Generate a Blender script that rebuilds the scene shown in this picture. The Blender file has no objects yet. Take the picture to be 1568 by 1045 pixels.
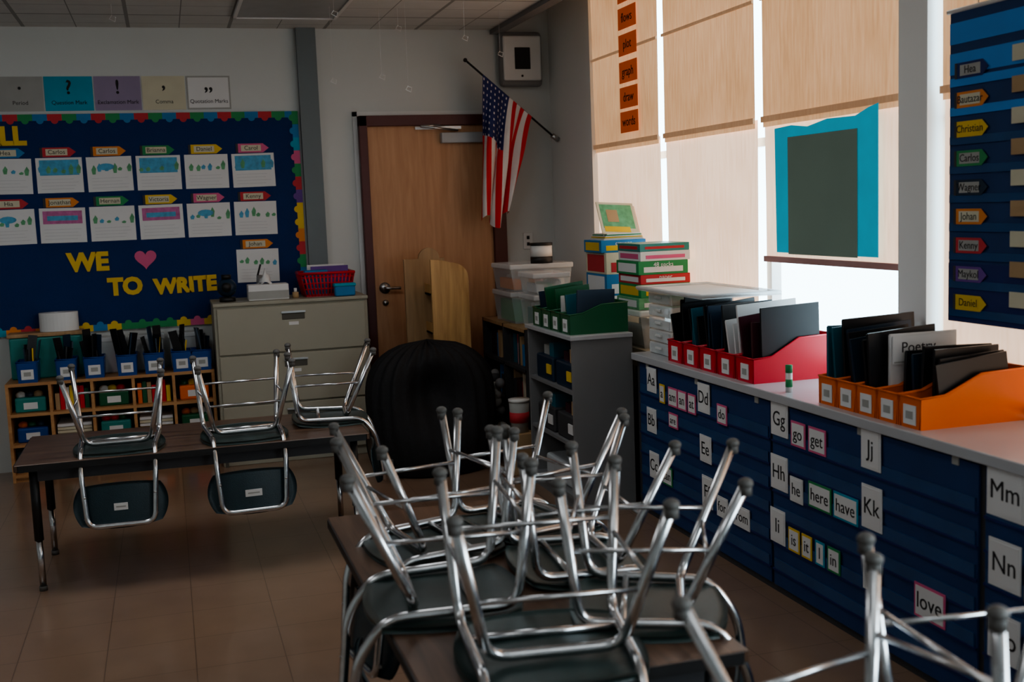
import bpy, bmesh, math, random
from mathutils import Vector, Matrix, Euler
random.seed(7)
S=bpy.context.scene
try: S.view_settings.look='AgX - Medium High Contrast'
except Exception: pass
FILL=.29; WINFILL=.30; SHE=1.75
# ---------------------------------------------------------------- camera
th=math.radians(16.6); pt=math.radians(6.74); rl=math.radians(2.18)
F=Vector((math.sin(th)*math.cos(pt),math.cos(th)*math.cos(pt),-math.sin(pt)))
R=Vector((math.cos(th),-math.sin(th),0)); U=R.cross(F)
cx=R*math.cos(rl)-U*math.sin(rl); cy=R*math.sin(rl)+U*math.cos(rl)
cd=bpy.data.cameras.new('camera'); cam=bpy.data.objects.new('camera',cd); S.collection.objects.link(cam)
M=Matrix((cx,cy,-F)).transposed().to_4x4(); M.translation=Vector((0,0,1.55)); cam.matrix_world=M
cd.sensor_width=36; cd.lens=1750/1568*36; cd.clip_start=.05
cd.dof.use_dof=True; cd.dof.focus_distance=5.5; cd.dof.aperture_fstop=3.2
S.camera=cam
# ---------------------------------------------------------------- materials
def nodes(name):
    m=bpy.data.materials.new(name); m.use_nodes=True; nt=m.node_tree
    return m,nt,nt.nodes['Principled BSDF']
def mat(name,col,rough=.6,metal=0,var=.12,scale=8,bump=0,bscale=60,emit=0,trans=0,alpha=1,coat=0):
    m,nt,b=nodes(name)
    b.inputs['Roughness'].default_value=rough; b.inputs['Metallic'].default_value=metal
    tc=nt.nodes.new('ShaderNodeTexCoord')
    n=nt.nodes.new('ShaderNodeTexNoise'); n.inputs['Scale'].default_value=scale; n.inputs['Detail'].default_value=2
    nt.links.new(tc.outputs['Object'],n.inputs['Vector'])
    mx=nt.nodes.new('ShaderNodeMix'); mx.data_type='RGBA'
    mx.inputs['A'].default_value=(*[c*(1-var) for c in col],1); mx.inputs['B'].default_value=(*[min(1,c*(1+var)) for c in col],1)
    nt.links.new(n.outputs['Fac'],mx.inputs['Factor']); nt.links.new(mx.outputs['Result'],b.inputs['Base Color'])
    if bump:
        n2=nt.nodes.new('ShaderNodeTexNoise'); n2.inputs['Scale'].default_value=bscale
        nt.links.new(tc.outputs['Object'],n2.inputs['Vector'])
        bp=nt.nodes.new('ShaderNodeBump'); bp.inputs['Strength'].default_value=bump; bp.inputs['Distance'].default_value=.01
        nt.links.new(n2.outputs['Fac'],bp.inputs['Height']); nt.links.new(bp.outputs['Normal'],b.inputs['Normal'])
    if emit:
        nt.links.new(mx.outputs['Result'],b.inputs['Emission Color']); b.inputs['Emission Strength'].default_value=emit
        m.cycles.emission_sampling='NONE'
    if alpha<1: b.inputs['Alpha'].default_value=alpha
    if coat: b.inputs['Coat Weight'].default_value=coat
    return m
def wood(name,c1,c2,axis='Z',rough=.45,sc=1.0):
    m,nt,b=nodes(name); b.inputs['Roughness'].default_value=rough
    tc=nt.nodes.new('ShaderNodeTexCoord'); mp=nt.nodes.new('ShaderNodeMapping')
    s={'X':(1.2,14,14),'Y':(14,1.2,14),'Z':(14,14,1.2)}[axis]
    mp.inputs['Scale'].default_value=[v*sc for v in s]
    nt.links.new(tc.outputs['Object'],mp.inputs['Vector'])
    n=nt.nodes.new('ShaderNodeTexNoise'); n.inputs['Scale'].default_value=2; n.inputs['Detail'].default_value=6; n.inputs['Distortion'].default_value=.6
    nt.links.new(mp.outputs[0],n.inputs['Vector'])
    cr=nt.nodes.new('ShaderNodeValToRGB'); cr.color_ramp.elements[0].position=.35; cr.color_ramp.elements[1].position=.65
    cr.color_ramp.elements[0].color=(*c1,1); cr.color_ramp.elements[1].color=(*c2,1)
    nt.links.new(n.outputs['Fac'],cr.inputs[0]); nt.links.new(cr.outputs[0],b.inputs['Base Color'])
    return m
def gridmat(name,col,line,sx,sy,ox,oy,w,rough,var=.08,nscale=3,col2=None,coat=0,sub=None):
    """floor / ceiling tiles: seam grid in object XY"""
    m,nt,b=nodes(name); b.inputs['Roughness'].default_value=rough; b.inputs['Coat Weight'].default_value=coat; b.inputs['Coat Roughness'].default_value=.15
    tc=nt.nodes.new('ShaderNodeTexCoord'); sp=nt.nodes.new('ShaderNodeSeparateXYZ'); nt.links.new(tc.outputs['Object'],sp.inputs[0])
    def mth(op,a,bb):
        n=nt.nodes.new('ShaderNodeMath'); n.operation=op
        for i,v in enumerate((a,bb)):
            if v is None: continue
            if isinstance(v,(int,float)): n.inputs[i].default_value=v
            else: nt.links.new(v,n.inputs[i])
        return n.outputs[0]
    def lines(sx,sy,w):
        r=[]
        for k,(s,o) in enumerate(((sx,ox),(sy,oy))):
            t=mth('DIVIDE',mth('SUBTRACT',sp.outputs[k],o),s)
            fr=mth('FRACT',mth('ADD',t,100.0),None)
            d=mth('ABSOLUTE',mth('SUBTRACT',fr,.5),None)
            r.append(mth('GREATER_THAN',d,.5-w/s/2))
        return mth('MAXIMUM',r[0],r[1])
    L=lines(sx,sy,w)
    n=nt.nodes.new('ShaderNodeTexNoise'); n.inputs['Scale'].default_value=nscale; n.inputs['Detail'].default_value=8; nt.links.new(tc.outputs['Object'],n.inputs['Vector'])
    mx=nt.nodes.new('ShaderNodeMix'); mx.data_type='RGBA'; c2=col2 or [c*(1+var) for c in col]
    mx.inputs['A'].default_value=(*[c*(1-var) for c in col],1); mx.inputs['B'].default_value=(*c2,1)
    nt.links.new(n.outputs['Fac'],mx.inputs['Factor'])
    cur=mx.outputs['Result']
    if sub:
        L2=lines(sub,sub,.006)
        m3=nt.nodes.new('ShaderNodeMix'); m3.data_type='RGBA'; nt.links.new(L2,m3.inputs['Factor']); nt.links.new(cur,m3.inputs['A']); m3.inputs['B'].default_value=(*[c*.4 for c in col],1); cur=m3.outputs['Result']
    m2=nt.nodes.new('ShaderNodeMix'); m2.data_type='RGBA'
    nt.links.new(L,m2.inputs['Factor']); nt.links.new(cur,m2.inputs['A']); m2.inputs['B'].default_value=(*line,1)
    nt.links.new(m2.outputs['Result'],b.inputs['Base Color'])
    return m
def shadeglowmat(name,c1,c2,strength):  # fabric glows by its own emission, standing in for daylight behind it
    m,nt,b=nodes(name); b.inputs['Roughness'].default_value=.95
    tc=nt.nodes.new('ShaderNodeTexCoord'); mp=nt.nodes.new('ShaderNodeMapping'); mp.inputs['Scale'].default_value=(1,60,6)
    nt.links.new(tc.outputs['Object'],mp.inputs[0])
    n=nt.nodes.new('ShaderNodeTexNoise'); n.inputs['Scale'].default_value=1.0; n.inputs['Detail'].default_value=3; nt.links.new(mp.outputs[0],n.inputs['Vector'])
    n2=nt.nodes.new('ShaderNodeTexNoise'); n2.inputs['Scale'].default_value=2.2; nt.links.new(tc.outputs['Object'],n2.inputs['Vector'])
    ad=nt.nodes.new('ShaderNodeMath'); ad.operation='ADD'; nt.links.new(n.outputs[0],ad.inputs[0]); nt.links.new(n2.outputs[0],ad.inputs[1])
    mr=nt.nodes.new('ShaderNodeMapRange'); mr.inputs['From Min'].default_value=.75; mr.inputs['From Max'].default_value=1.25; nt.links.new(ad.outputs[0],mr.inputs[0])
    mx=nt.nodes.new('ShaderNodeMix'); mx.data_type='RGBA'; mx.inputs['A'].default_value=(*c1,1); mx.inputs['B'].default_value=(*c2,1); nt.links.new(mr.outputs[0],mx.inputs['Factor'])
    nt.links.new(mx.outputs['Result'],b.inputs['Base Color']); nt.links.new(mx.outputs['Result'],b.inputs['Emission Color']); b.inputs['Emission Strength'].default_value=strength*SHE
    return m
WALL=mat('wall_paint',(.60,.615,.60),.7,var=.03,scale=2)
WALL_LIT=mat('wall_paint_lit',(.82,.82,.80),.6,var=.02,scale=2)  # lighter than the other walls to imitate light falling here
CEIL=gridmat('ceiling_tiles',(.62,.62,.60),(.30,.30,.29),.61,.61,.48,7.23,.022,.9,nscale=9,sub=.305)
FLOOR=gridmat('floor_vinyl',(.27,.175,.12),(.15,.095,.065),.305,.305,0,0,.0035,.28,var=.18,nscale=5,coat=.4)
COLM=mat('column_paint',(.17,.20,.215),.6,var=.04)
DOORW=wood('door_birch',(.50,.26,.13),(.60,.33,.18),'Z',.5)
FRAME=mat('door_frame_red',(.10,.022,.02),.45)
CHROME=mat('chrome',(.56,.56,.57),.2,1,var=.2,scale=40)
STEEL=mat('brushed_steel',(.5,.5,.5),.35,1)
GLIDE=mat('chair_glide_rubber',(.10,.095,.09),.6)
SEAT=mat('seat_plastic_green',(.020,.038,.036),.36,var=.25,scale=20,bump=.15,bscale=300)
BACKP=mat('backrest_plastic',(.010,.030,.040),.36,var=.2,scale=20,bump=.15,bscale=300)
TABW=wood('table_laminate',(.075,.042,.028),(.15,.088,.058),'Y',.32)
TABX=wood('table_laminate_x',(.075,.042,.028),(.15,.088,.058),'X',.32)
BLACK=mat('black_paint',(.012,.012,.013),.45)
BLACKF=mat('black_fabric',(.008,.008,.010),.8,bump=.4,bscale=40)
BEIGE=mat('beige_metal',(.36,.34,.27),.5,var=.04)
BEIGED=mat('beige_metal_dark',(.09,.085,.07),.6)
MAPLE=wood('maple',(.42,.21,.085),(.55,.30,.13),'X',.5)
OAK=wood('oak',(.42,.24,.09),(.62,.38,.16),'Z',.45,.9)
OAKD=wood('oak_pale',(.36,.22,.11),(.46,.29,.15),'Z',.5)
GREYM=mat('grey_panel',(.20,.20,.205),.6,var=.05)
GREYD=mat('dark_grey',(.045,.045,.05),.7)
BLUEF=mat('bulletin_blue',(.008,.030,.125),.9,bump=.2,var=.1)
CHARTB=mat('chart_blue',(.010,.042,.140),.75,var=.2)
CHARTD=mat('chart_pocket_clear',(.022,.078,.20),.25,var=.2)  # base colour lightened to hold the sheen of the pockets
CHARTL=mat('chart_light_blue',(.02,.16,.42),.7,emit=.10)  # slight emission makes the bands glow, though they are no lamp
CHARTK=mat('chart_dark_blue',(.006,.02,.12),.7)
WHITE=mat('white_paper',(.70,.70,.70),.8,var=.03)
WPAINT=mat('white_enamel',(.70,.70,.69),.4,var=.03)
YEL=mat('yellow_card',(.70,.47,.035),.7)
PINK=mat('pink_card',(.65,.12,.26),.7)
REDC=mat('red_card',(.50,.04,.05),.7)
GREENC=mat('green_card',(.03,.26,.09),.7)
ORC=mat('orange_card',(.68,.23,.045),.7)
BLUC=mat('blue_card',(.03,.19,.42),.7)
CYAN=mat('cyan_card',(.02,.31,.45),.7)
MAUVE=mat('mauve_card',(.30,.24,.36),.7)
CREAM=mat('cream_card',(.60,.56,.42),.7)
GREYC=mat('grey_card',(.36,.36,.34),.7)
PURP=mat('purple_card',(.14,.06,.28),.7)
INK=mat('ink',(.015,.015,.018),.7)
SKETCHB=mat('sketch_blue',(.12,.36,.55),.8,var=.5,scale=30)
SKETCHG=mat('sketch_green',(.14,.38,.20),.8,var=.5,scale=30)
SKETCHP=mat('sketch_pink',(.50,.15,.33),.8,var=.5,scale=30)
LINEG=mat('pencil_lines',(.45,.45,.47),.8)
REDP=mat('red_plastic',(.60,.015,.035),.32,var=.05)
ORP=mat('orange_plastic',(.78,.15,.012),.32,var=.05)
GRP=mat('green_plastic',(.006,.10,.04),.35)
BLP=mat('blue_plastic',(.012,.06,.26),.35)
TEALP=mat('teal_plastic',(.02,.22,.20),.4)
COUNT=mat('counter_laminate',(.46,.47,.49),.22,var=.04)
CLEAR=mat('clear_plastic',(.75,.82,.85),.12,alpha=.32)
CLEARW=mat('clear_white_plastic',(.75,.78,.80),.2,alpha=.6)
FB=mat('folder_black',(.012,.013,.016),.35); FN=mat('folder_navy',(.01,.03,.06),.4); FT=mat('folder_teal',(.02,.12,.17),.4); FM=mat('folder_maroon',(.07,.02,.03),.25)
TAN=mat('tan_box',(.42,.28,.15),.7)
UPS=shadeglowmat('shade_fabric_upper_glow',(.47,.265,.135),(.60,.365,.205),.56)
LOS=shadeglowmat('shade_fabric_lower_glow',(.70,.49,.35),(.84,.62,.46),.80)
SEAM=shadeglowmat('shade_hem_glow',(.32,.18,.10),(.36,.22,.13),.32)
BAR=mat('shade_bar_pink',(.42,.22,.2),.5)
ORS=mat('orange_card_glow',(.50,.09,.015),.7,emit=.30)  # light from behind put in as emission
TEALS=mat('teal_paper_glow',(.0,.23,.33),.7,emit=.70,var=.15)  # this and the dark paper glow by emission in place of backlight
TEALD=mat('dark_paper_glow',(.06,.082,.066),.7,emit=.62,var=.12,scale=3)
LIGHTP=mat('light_diffuser',(.36,.37,.37),.5)
FILLP=mat('light_diffuser_fill',(.8,.8,.78),.5)  # diffuser of the panels added for fill
FRED=mat('flag_red',(.60,.03,.03),.8); FWH=mat('flag_white',(.72,.70,.70),.8); FBL=mat('flag_blue',(.02,.03,.13),.8)
# ---------------------------------------------------------------- mesh builder
class B:
    def __init__(s,name): s.n=name; s.v=[]; s.f=[]; s.m=[]; s.sm=[]; s.mats=[]
    def mi(s,m):
        if m not in s.mats: s.mats.append(m)
        return s.mats.index(m)
    def add(s,vs,fs,m,smooth=False,M=None):
        o=len(s.v); k=s.mi(m)
        for v in vs:
            v=Vector(v)
            if M is not None: v=M@v
            s.v.append(v)
        for f in fs: s.f.append([o+i for i in f]); s.m.append(k); s.sm.append(smooth)
    def box(s,x0,x1,y0,y1,z0,z1,m,bev=0,M=None):
        if bev:
            bm=bmesh.new(); bmesh.ops.create_cube(bm,size=1)
            for v in bm.verts: v.co=Vector((x0+(v.co.x+.5)*(x1-x0),y0+(v.co.y+.5)*(y1-y0),z0+(v.co.z+.5)*(z1-z0)))
            bmesh.ops.bevel(bm,geom=bm.edges[:],offset=bev,segments=3,affect='EDGES',profile=.5)
            bm.verts.index_update()
            s.add([v.co.copy() for v in bm.verts],[[v.index for v in f.verts] for f in bm.faces],m,False,M); bm.free(); return
        vs=[(x,y,z) for x in(x0,x1) for y in(y0,y1) for z in(z0,z1)]
        fs=[(0,1,3,2),(4,6,7,5),(0,4,5,1),(2,3,7,6),(0,2,6,4),(1,5,7,3)]
        s.add(vs,fs,m,False,M)
    def prism(s,poly,axis,a,b,m,M=None):
        """extrude 2-D polygon along axis"""
        def P(p,t):
            if axis=='Y': return (p[0],t,p[1])
            if axis=='X': return (t,p[0],p[1])
            return (p[0],p[1],t)
        n=len(poly); vs=[P(p,a) for p in poly]+[P(p,b) for p in poly]
        fs=[list(range(n)),list(range(2*n-1,n-1,-1))]+[(i,(i+1)%n,n+(i+1)%n,n+i) for i in range(n)]
        s.add(vs,fs,m,False,M)
    def tube(s,pts,r,m,seg=10,fil=0,closed=False,M=None,r2=None):
        pts=[Vector(p) for p in pts]
        if fil:
            q=[]; n=len(pts)
            for i,p in enumerate(pts):
                if not closed and i in(0,n-1): q.append(p); continue
                a=pts[i-1]; b=pts[(i+1)%n]; d=min(fil,(a-p).length*.45,(b-p).length*.45)
                A=p+(a-p).normalized()*d; Bp=p+(b-p).normalized()*d
                for k in range(6):
                    t=k/5; q.append(A*(1-t)**2+p*2*t*(1-t)+Bp*t*t)
            pts=q
        n=len(pts); up=None; rings=[]
        for i in range(n):
            if closed: d=pts[(i+1)%n]-pts[i-1]
            else: d=pts[min(i+1,n-1)]-pts[max(i-1,0)]
            d.normalize()
            if up is None:
                up=d.orthogonal().normalized()
            up=(up-d*up.dot(d)).normalized(); sd=d.cross(up)
            rr=r if r2 is None else r+(r2-r)*i/(n-1)
            rings.append([pts[i]+(up*math.cos(2*math.pi*k/seg)+sd*math.sin(2*math.pi*k/seg))*rr for k in range(seg)])
        vs=[v for rg in rings for v in rg]; fs=[]
        for i in range(n if closed else n-1):
            a=i*seg; b=((i+1)%n)*seg
            for k in range(seg): fs.append((a+k,a+(k+1)%seg,b+(k+1)%seg,b+k))
        if not closed: fs.append(list(range(seg-1,-1,-1))); fs.append([(n-1)*seg+k for k in range(seg)])
        s.add(vs,fs,m,True,M)
    def ball(s,c,r,m,sx=1,sy=1,sz=1,M=None,seg=14,rg=9):
        vs=[];fs=[]
        for i in range(rg+1):
            a=math.pi*i/rg
            for k in range(seg):
                b=2*math.pi*k/seg; vs.append((c[0]+r*sx*math.sin(a)*math.cos(b),c[1]+r*sy*math.sin(a)*math.sin(b),c[2]+r*sz*math.cos(a)))
        for i in range(rg):
            for k in range(seg): fs.append((i*seg+k,(i+1)*seg+k,(i+1)*seg+(k+1)%seg,i*seg+(k+1)%seg))
        s.add(vs,fs,m,True,M)
    def text(s,t,M,m,size=.1,ext=.001,bold=0,ax='CENTER'):
        cu=bpy.data.curves.new('t','FONT'); cu.body=t; cu.size=size; cu.extrude=ext; cu.offset=bold; cu.align_x=ax; cu.align_y='CENTER'; cu.resolution_u=3
        o=bpy.data.objects.new('t',cu); S.collection.objects.link(o); dg=bpy.context.evaluated_depsgraph_get(); dg.update()
        me=bpy.data.meshes.new_from_object(o.evaluated_get(dg))
        s.add([v.co.copy() for v in me.vertices],[list(p.vertices) for p in me.polygons],m,False,M)
        bpy.data.objects.remove(o); bpy.data.curves.remove(cu); bpy.data.meshes.remove(me)
    def mesh(s,off=Vector((0,0,0))):
        me=bpy.data.meshes.new(s.n); me.from_pydata([v-off for v in s.v],[],s.f)
        for m in s.mats: me.materials.append(m)
        me.polygons.foreach_set('material_index',s.m); me.polygons.foreach_set('use_smooth',s.sm); me.update(); return me
    def done(s,keep=False):
        xs=[v.x for v in s.v]; ys=[v.y for v in s.v]; zs=[v.z for v in s.v]
        o=Vector((0,0,0)) if keep else Vector(((min(xs)+max(xs))/2,(min(ys)+max(ys))/2,min(zs)))
        ob=bpy.data.objects.new(s.n,s.mesh(o)); ob.location=o; S.collection.objects.link(ob); return ob
def MB(x,y,z,rot=0):   # frame on a surface facing -Y
    m=Matrix(((1,0,0,x),(0,0,-1,y),(0,1,0,z),(0,0,0,1))); return m@Matrix.Rotation(rot,4,'Z')
def MR(x,y,z,rot=0):   # frame on a surface facing -X
    m=Matrix(((0,0,-1,x),(-1,0,0,y),(0,1,0,z),(0,0,0,1))); return m@Matrix.Rotation(rot,4,'Z')
# ---------------------------------------------------------------- room shell
YB=7.7; XW=2.64; XL=-4.2; YF=-3.2; ZC=2.75; ZH=3.15; XS=2.26
b=B('floor'); b.box(XL,XW+.2,YF,YB+.1,-.1,0,FLOOR); b.done(True)
b=B('ceiling'); b.box(XL,XS,YF,YB,ZC,ZC+.08,CEIL); b.done(True)
b=B('ceiling_window_bay'); b.box(XS,XW+.2,YF,YB,ZH,ZH+.08,WALL); b.done(True)
b=B('trim_1'); b.box(XS-.0,XS+.03,YF,YB,ZC-.012,ZH,WALL); b.box(XS-.04,XS+.035,YF,YB,ZC-.03,ZC-.0,GREYM); b.done(True)
b=B('wall_back'); b.box(XL,XW+.2,YB,YB+.12,0,ZH+.08,WALL); b.done(True)
b=B('wall_left'); b.box(XL-.1,XL,YF,YB,0,ZH,WALL); b.done(True)
b=B('wall_front'); b.box(XL-.1,XW+.2,YF-.1,YF,0,ZH,WALL); b.done(True)
b=B('trim_column'); b.box(.90,1.025,YB-.05,YB,0,ZC,COLM); b.done(True)
wins=[(5.80,6.85),(4.735,5.80),(3.645,4.735),(2.40,3.48),(1.32,2.40),(.1,1.18),(-1.0,.1),(-2.1,-1.0)]
b=B('wall_right')
b.box(XW,XW+.2,YF,YB,0,.8,WALL_LIT); b.box(XW,XW+.2,YF,YB,3.05,ZH+.08,WALL_LIT)
b.box(XW,XW+.2,6.85,YB,.8,3.05,WALL_LIT); b.box(XW,XW+.2,3.48,3.645,.8,3.05,WALL_LIT); b.box(XW,XW+.2,1.18,1.32,.8,3.05,WALL_LIT); b.box(XW,XW+.2,YF,-2.1,.8,3.05,WALL_LIT)
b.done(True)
b=B('trim_pier'); b.box(XW-.05,XW,3.48,3.645,.8,ZH,WALL_LIT); b.done(True)
b=B('trim_window_casing'); b.box(XW-.035,XW,6.815,6.875,.8,3.1,WALL_LIT); b.done(True)
for i,(a,c) in enumerate(wins):
    b=B('window_%d'%(i+1)); w=.022; x0,x1=XW+.03,XW+.08
    b.box(x0,x1,a,a+w,.8,3.05,WPAINT); b.box(x0,x1,c-w,c,.8,3.05,WPAINT); b.box(x0,x1,a,c,.8,.85,WPAINT); b.box(x0,x1,a,c,3.0,3.05,WPAINT); b.box(x0,x1,a,c,1.78,1.82,WPAINT)
    b.done(True)
def wavy(b,x,y0,y1,z0,z1,m,amp=.006,ny=10,nz=2,ph=0,th=.003):
    vs=[];fs=[]
    for i in range(ny+1):
        for j in range(nz+1):
            y=y0+(y1-y0)*i/ny; z=z0+(z1-z0)*j/nz
            vs.append((x+amp*math.sin(y*9+ph)*math.cos(z*2+ph),y,z))
    for i in range(ny):
        for j in range(nz):
            k=i*(nz+1)+j; fs.append((k,k+1,k+nz+2,k+nz+1))
    b.add(vs,fs,m,True)
for i,(a,c) in enumerate(wins):
    g=.035
    b=B('window_shade'); zl=.84 if i!=2 else 1.275
    if i>=5: zl=1.86  # unseen rear shades kept up to let the added light in
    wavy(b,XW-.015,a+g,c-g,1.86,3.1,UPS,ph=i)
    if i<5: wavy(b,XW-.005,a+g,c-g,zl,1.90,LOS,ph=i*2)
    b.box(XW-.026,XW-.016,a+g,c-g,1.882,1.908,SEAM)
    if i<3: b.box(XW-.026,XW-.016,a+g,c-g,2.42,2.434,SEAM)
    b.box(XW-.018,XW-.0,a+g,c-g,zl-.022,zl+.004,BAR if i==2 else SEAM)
    b.tube([(XW-.02,a+g,3.06),(XW-.02,c-g,3.06)],.035,WPAINT)
    b.done()
# orange word cards down the first shade
b=B('orange_word_cards')
for k,z in enumerate([2.90,2.75,2.60,2.45,2.295,2.15,2.01]):
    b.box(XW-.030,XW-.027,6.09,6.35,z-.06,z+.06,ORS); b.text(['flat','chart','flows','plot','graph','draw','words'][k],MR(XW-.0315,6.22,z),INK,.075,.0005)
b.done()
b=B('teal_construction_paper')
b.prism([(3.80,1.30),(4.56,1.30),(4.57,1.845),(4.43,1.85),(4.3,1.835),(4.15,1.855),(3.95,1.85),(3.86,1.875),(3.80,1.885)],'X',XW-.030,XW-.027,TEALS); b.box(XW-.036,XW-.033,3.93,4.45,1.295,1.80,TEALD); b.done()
# ---------------------------------------------------------------- counter along windows
b=B('window_counter')
b.box(2.215,XW,-2.5,5.25,0,.765,GREYD); b.box(2.185,XW,-2.5,5.26,.765,.80,COUNT,.004)
b.done()
b=B('radiator_cover'); b.box(2.30,XW-.01,5.27,7.68,0,.79,BEIGE)
for k in range(30): b.box(2.295,2.301,5.35+k*.075,5.39+k*.075,.12,.7,BEIGED)
b.done()
# pocket charts on counter front
def pocket(name,y1,y0,rows,cards):
    b=B(name); X=2.210
    b.box(X-.004,X+.004,y0,y1,.03,.755,CHARTB)
    for z in rows: 
        b.box(X-.009,X-.005,y0+.01,y1-.01,z-.075,z-.03,CHARTD); b.box(X-.010,X-.005,y0,y1,z-.08,z-.072,CHARTK)
    for (y,z,t,col,w,h) in cards:
        b.box(X-.013,X-.010,y-w/2,y+w/2,z-h/2,z+h/2,col)
        b.box(X-.0145,X-.013,y-w/2+.008,y+w/2-.008,z-h/2+.008,z+h/2-.008,WHITE)
        b.text(t,MR(X-.0148,y,z),INK,min(.080,h*.68),.0006)
    for k in range(3):
        yy=y1-.1-k*(y1-y0-.2)/2; b.box(X-.008,X-.004,yy-.015,yy+.015,.735,.765,GREYC)
    b.done()
rows=[.685,.585,.485,.385,.275,.17]
pocket('pocket_chart',5.20,3.92,rows,[
 (5.04,.69,'Aa',WHITE,.11,.12),(4.92,.64,'a',YEL,.06,.09),(4.80,.64,'am',PINK,.10,.09),(4.70,.64,'an',PINK,.09,.09),(4.60,.64,'at',PINK,.08,.09),(4.48,.685,'Dd',WHITE,.115,.13),(4.31,.64,'do',PINK,.09,.085),
 (5.05,.49,'Bb',WHITE,.11,.12),(4.80,.53,'are',PINK,.10,.07),(4.47,.46,'Ee',WHITE,.11,.12),
 (5.03,.27,'Cc',WHITE,.11,.13),(4.88,.25,'can',GREENC,.11,.09),(4.46,.27,'Ff',WHITE,.10,.14),(4.32,.235,'for',WHITE,.10,.09),(4.15,.235,'from',WHITE,.14,.09)])
pocket('pocket_chart',3.90,2.72,rows,[
 (3.835,.70,'Gg',WHITE,.125,.13),(3.70,.665,'go',PINK,.10,.095),(3.57,.665,'get',PINK,.115,.095),(3.24,.70,'Jj',WHITE,.11,.14),
 (3.84,.49,'Hh',WHITE,.125,.135),(3.715,.45,'he',WHITE,.09,.095),(3.555,.46,'here',GREENC,.15,.095),(3.39,.46,'have',CYAN,.15,.095),(3.235,.50,'Kk',WHITE,.115,.15),
 (3.855,.275,'Ii',WHITE,.11,.135),(3.735,.25,'is',YEL,.08,.09),(3.645,.25,'it',YEL,.07,.09),(3.555,.25,'I',CYAN,.06,.09),(3.465,.25,'in',GREENC,.08,.09),(3.235,.28,'Ll',WHITE,.10,.14),(2.93,.265,'love',PINK,.15,.11)])
pocket('pocket_chart',2.69,1.4,rows,[
 (2.60,.70,'Mm',WHITE,.15,.15),(2.465,.665,'me',GREENC,.11,.10),(2.60,.49,'Nn',WHITE,.13,.14),(2.47,.46,'no',YEL,.10,.1),(2.60,.275,'Oo',WHITE,.13,.14),(2.3,.46,'not',PINK,.12,.1),(2.1,.665,'Pp',WHITE,.12,.14),(1.9,.46,'Qq',WHITE,.13,.14)])
# ---------------------------------------------------------------- hanging name chart on right
b=B('name_pocket_chart'); X=2.575
b.box(X-.002,X+.002,2.42,3.335,1.10,2.14,CHARTB); b.box(X-.004,X-.002,2.42,3.335,1.10,1.30,CHARTK)
b.box(X-.004,X-.002,2.42,3.335,1.93,2.0,CHARTL); b.box(X-.004,X-.002,2.42,3.335,2.03,2.10,CHARTL)
b.tube([(X,2.4,2.14),(X,3.35,2.14)],.008,WPAINT)
for yy in (2.5,3.2): b.tube([(X,yy,2.14),(X+.02,yy,3.06)],.002,WPAINT,6)
names=['Hea','Bautazar','Christian','Carlos','Wagner','Johan','Kenny','Maykol','Daniel']; cols=[CHARTK,ORC,YEL,GREENC,FN,ORC,REDC,PURP,YEL]
def pencil(b,M,w,h,body,name,ts,inner=CREAM):
    b.prism([(-w*.5,-h/2),(w*.32,-h/2),(w*.5,0),(w*.32,h/2),(-w*.5,h/2)],'Z',0,.0012,body,M)
    b.box(-w*.34,w*.26,-h*.34,h*.34,.0012,.002,inner,0,M)
    b.box(-w*.5,-w*.43,-h/2,h/2,.0012,.002,GREYD,0,M)
    b.text(name,M@Matrix.Translation((-w*.04,0,.0022)),INK,ts,.0004)
for k,nm in enumerate(names):
    z=1.94-k*.0965
    b.box(X-.007,X-.004,2.43,3.33,z-.05,z-.022,CHARTL if k<2 else CHARTD)
    pencil(b,MR(X-.008,3.22,z),.165,.052,cols[k],nm,.036,[GREYC,CREAM,YEL,GREYC,GREYC,CREAM,GREYC,GREYC,YEL][k])
    for q in range(3): b.box(X-.010,X-.008,2.98-.18*q-.05,2.98-.18*q+.05,z+.0,z+.05,TAN if (k+q)%2 else CREAM)
b.done()
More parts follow.
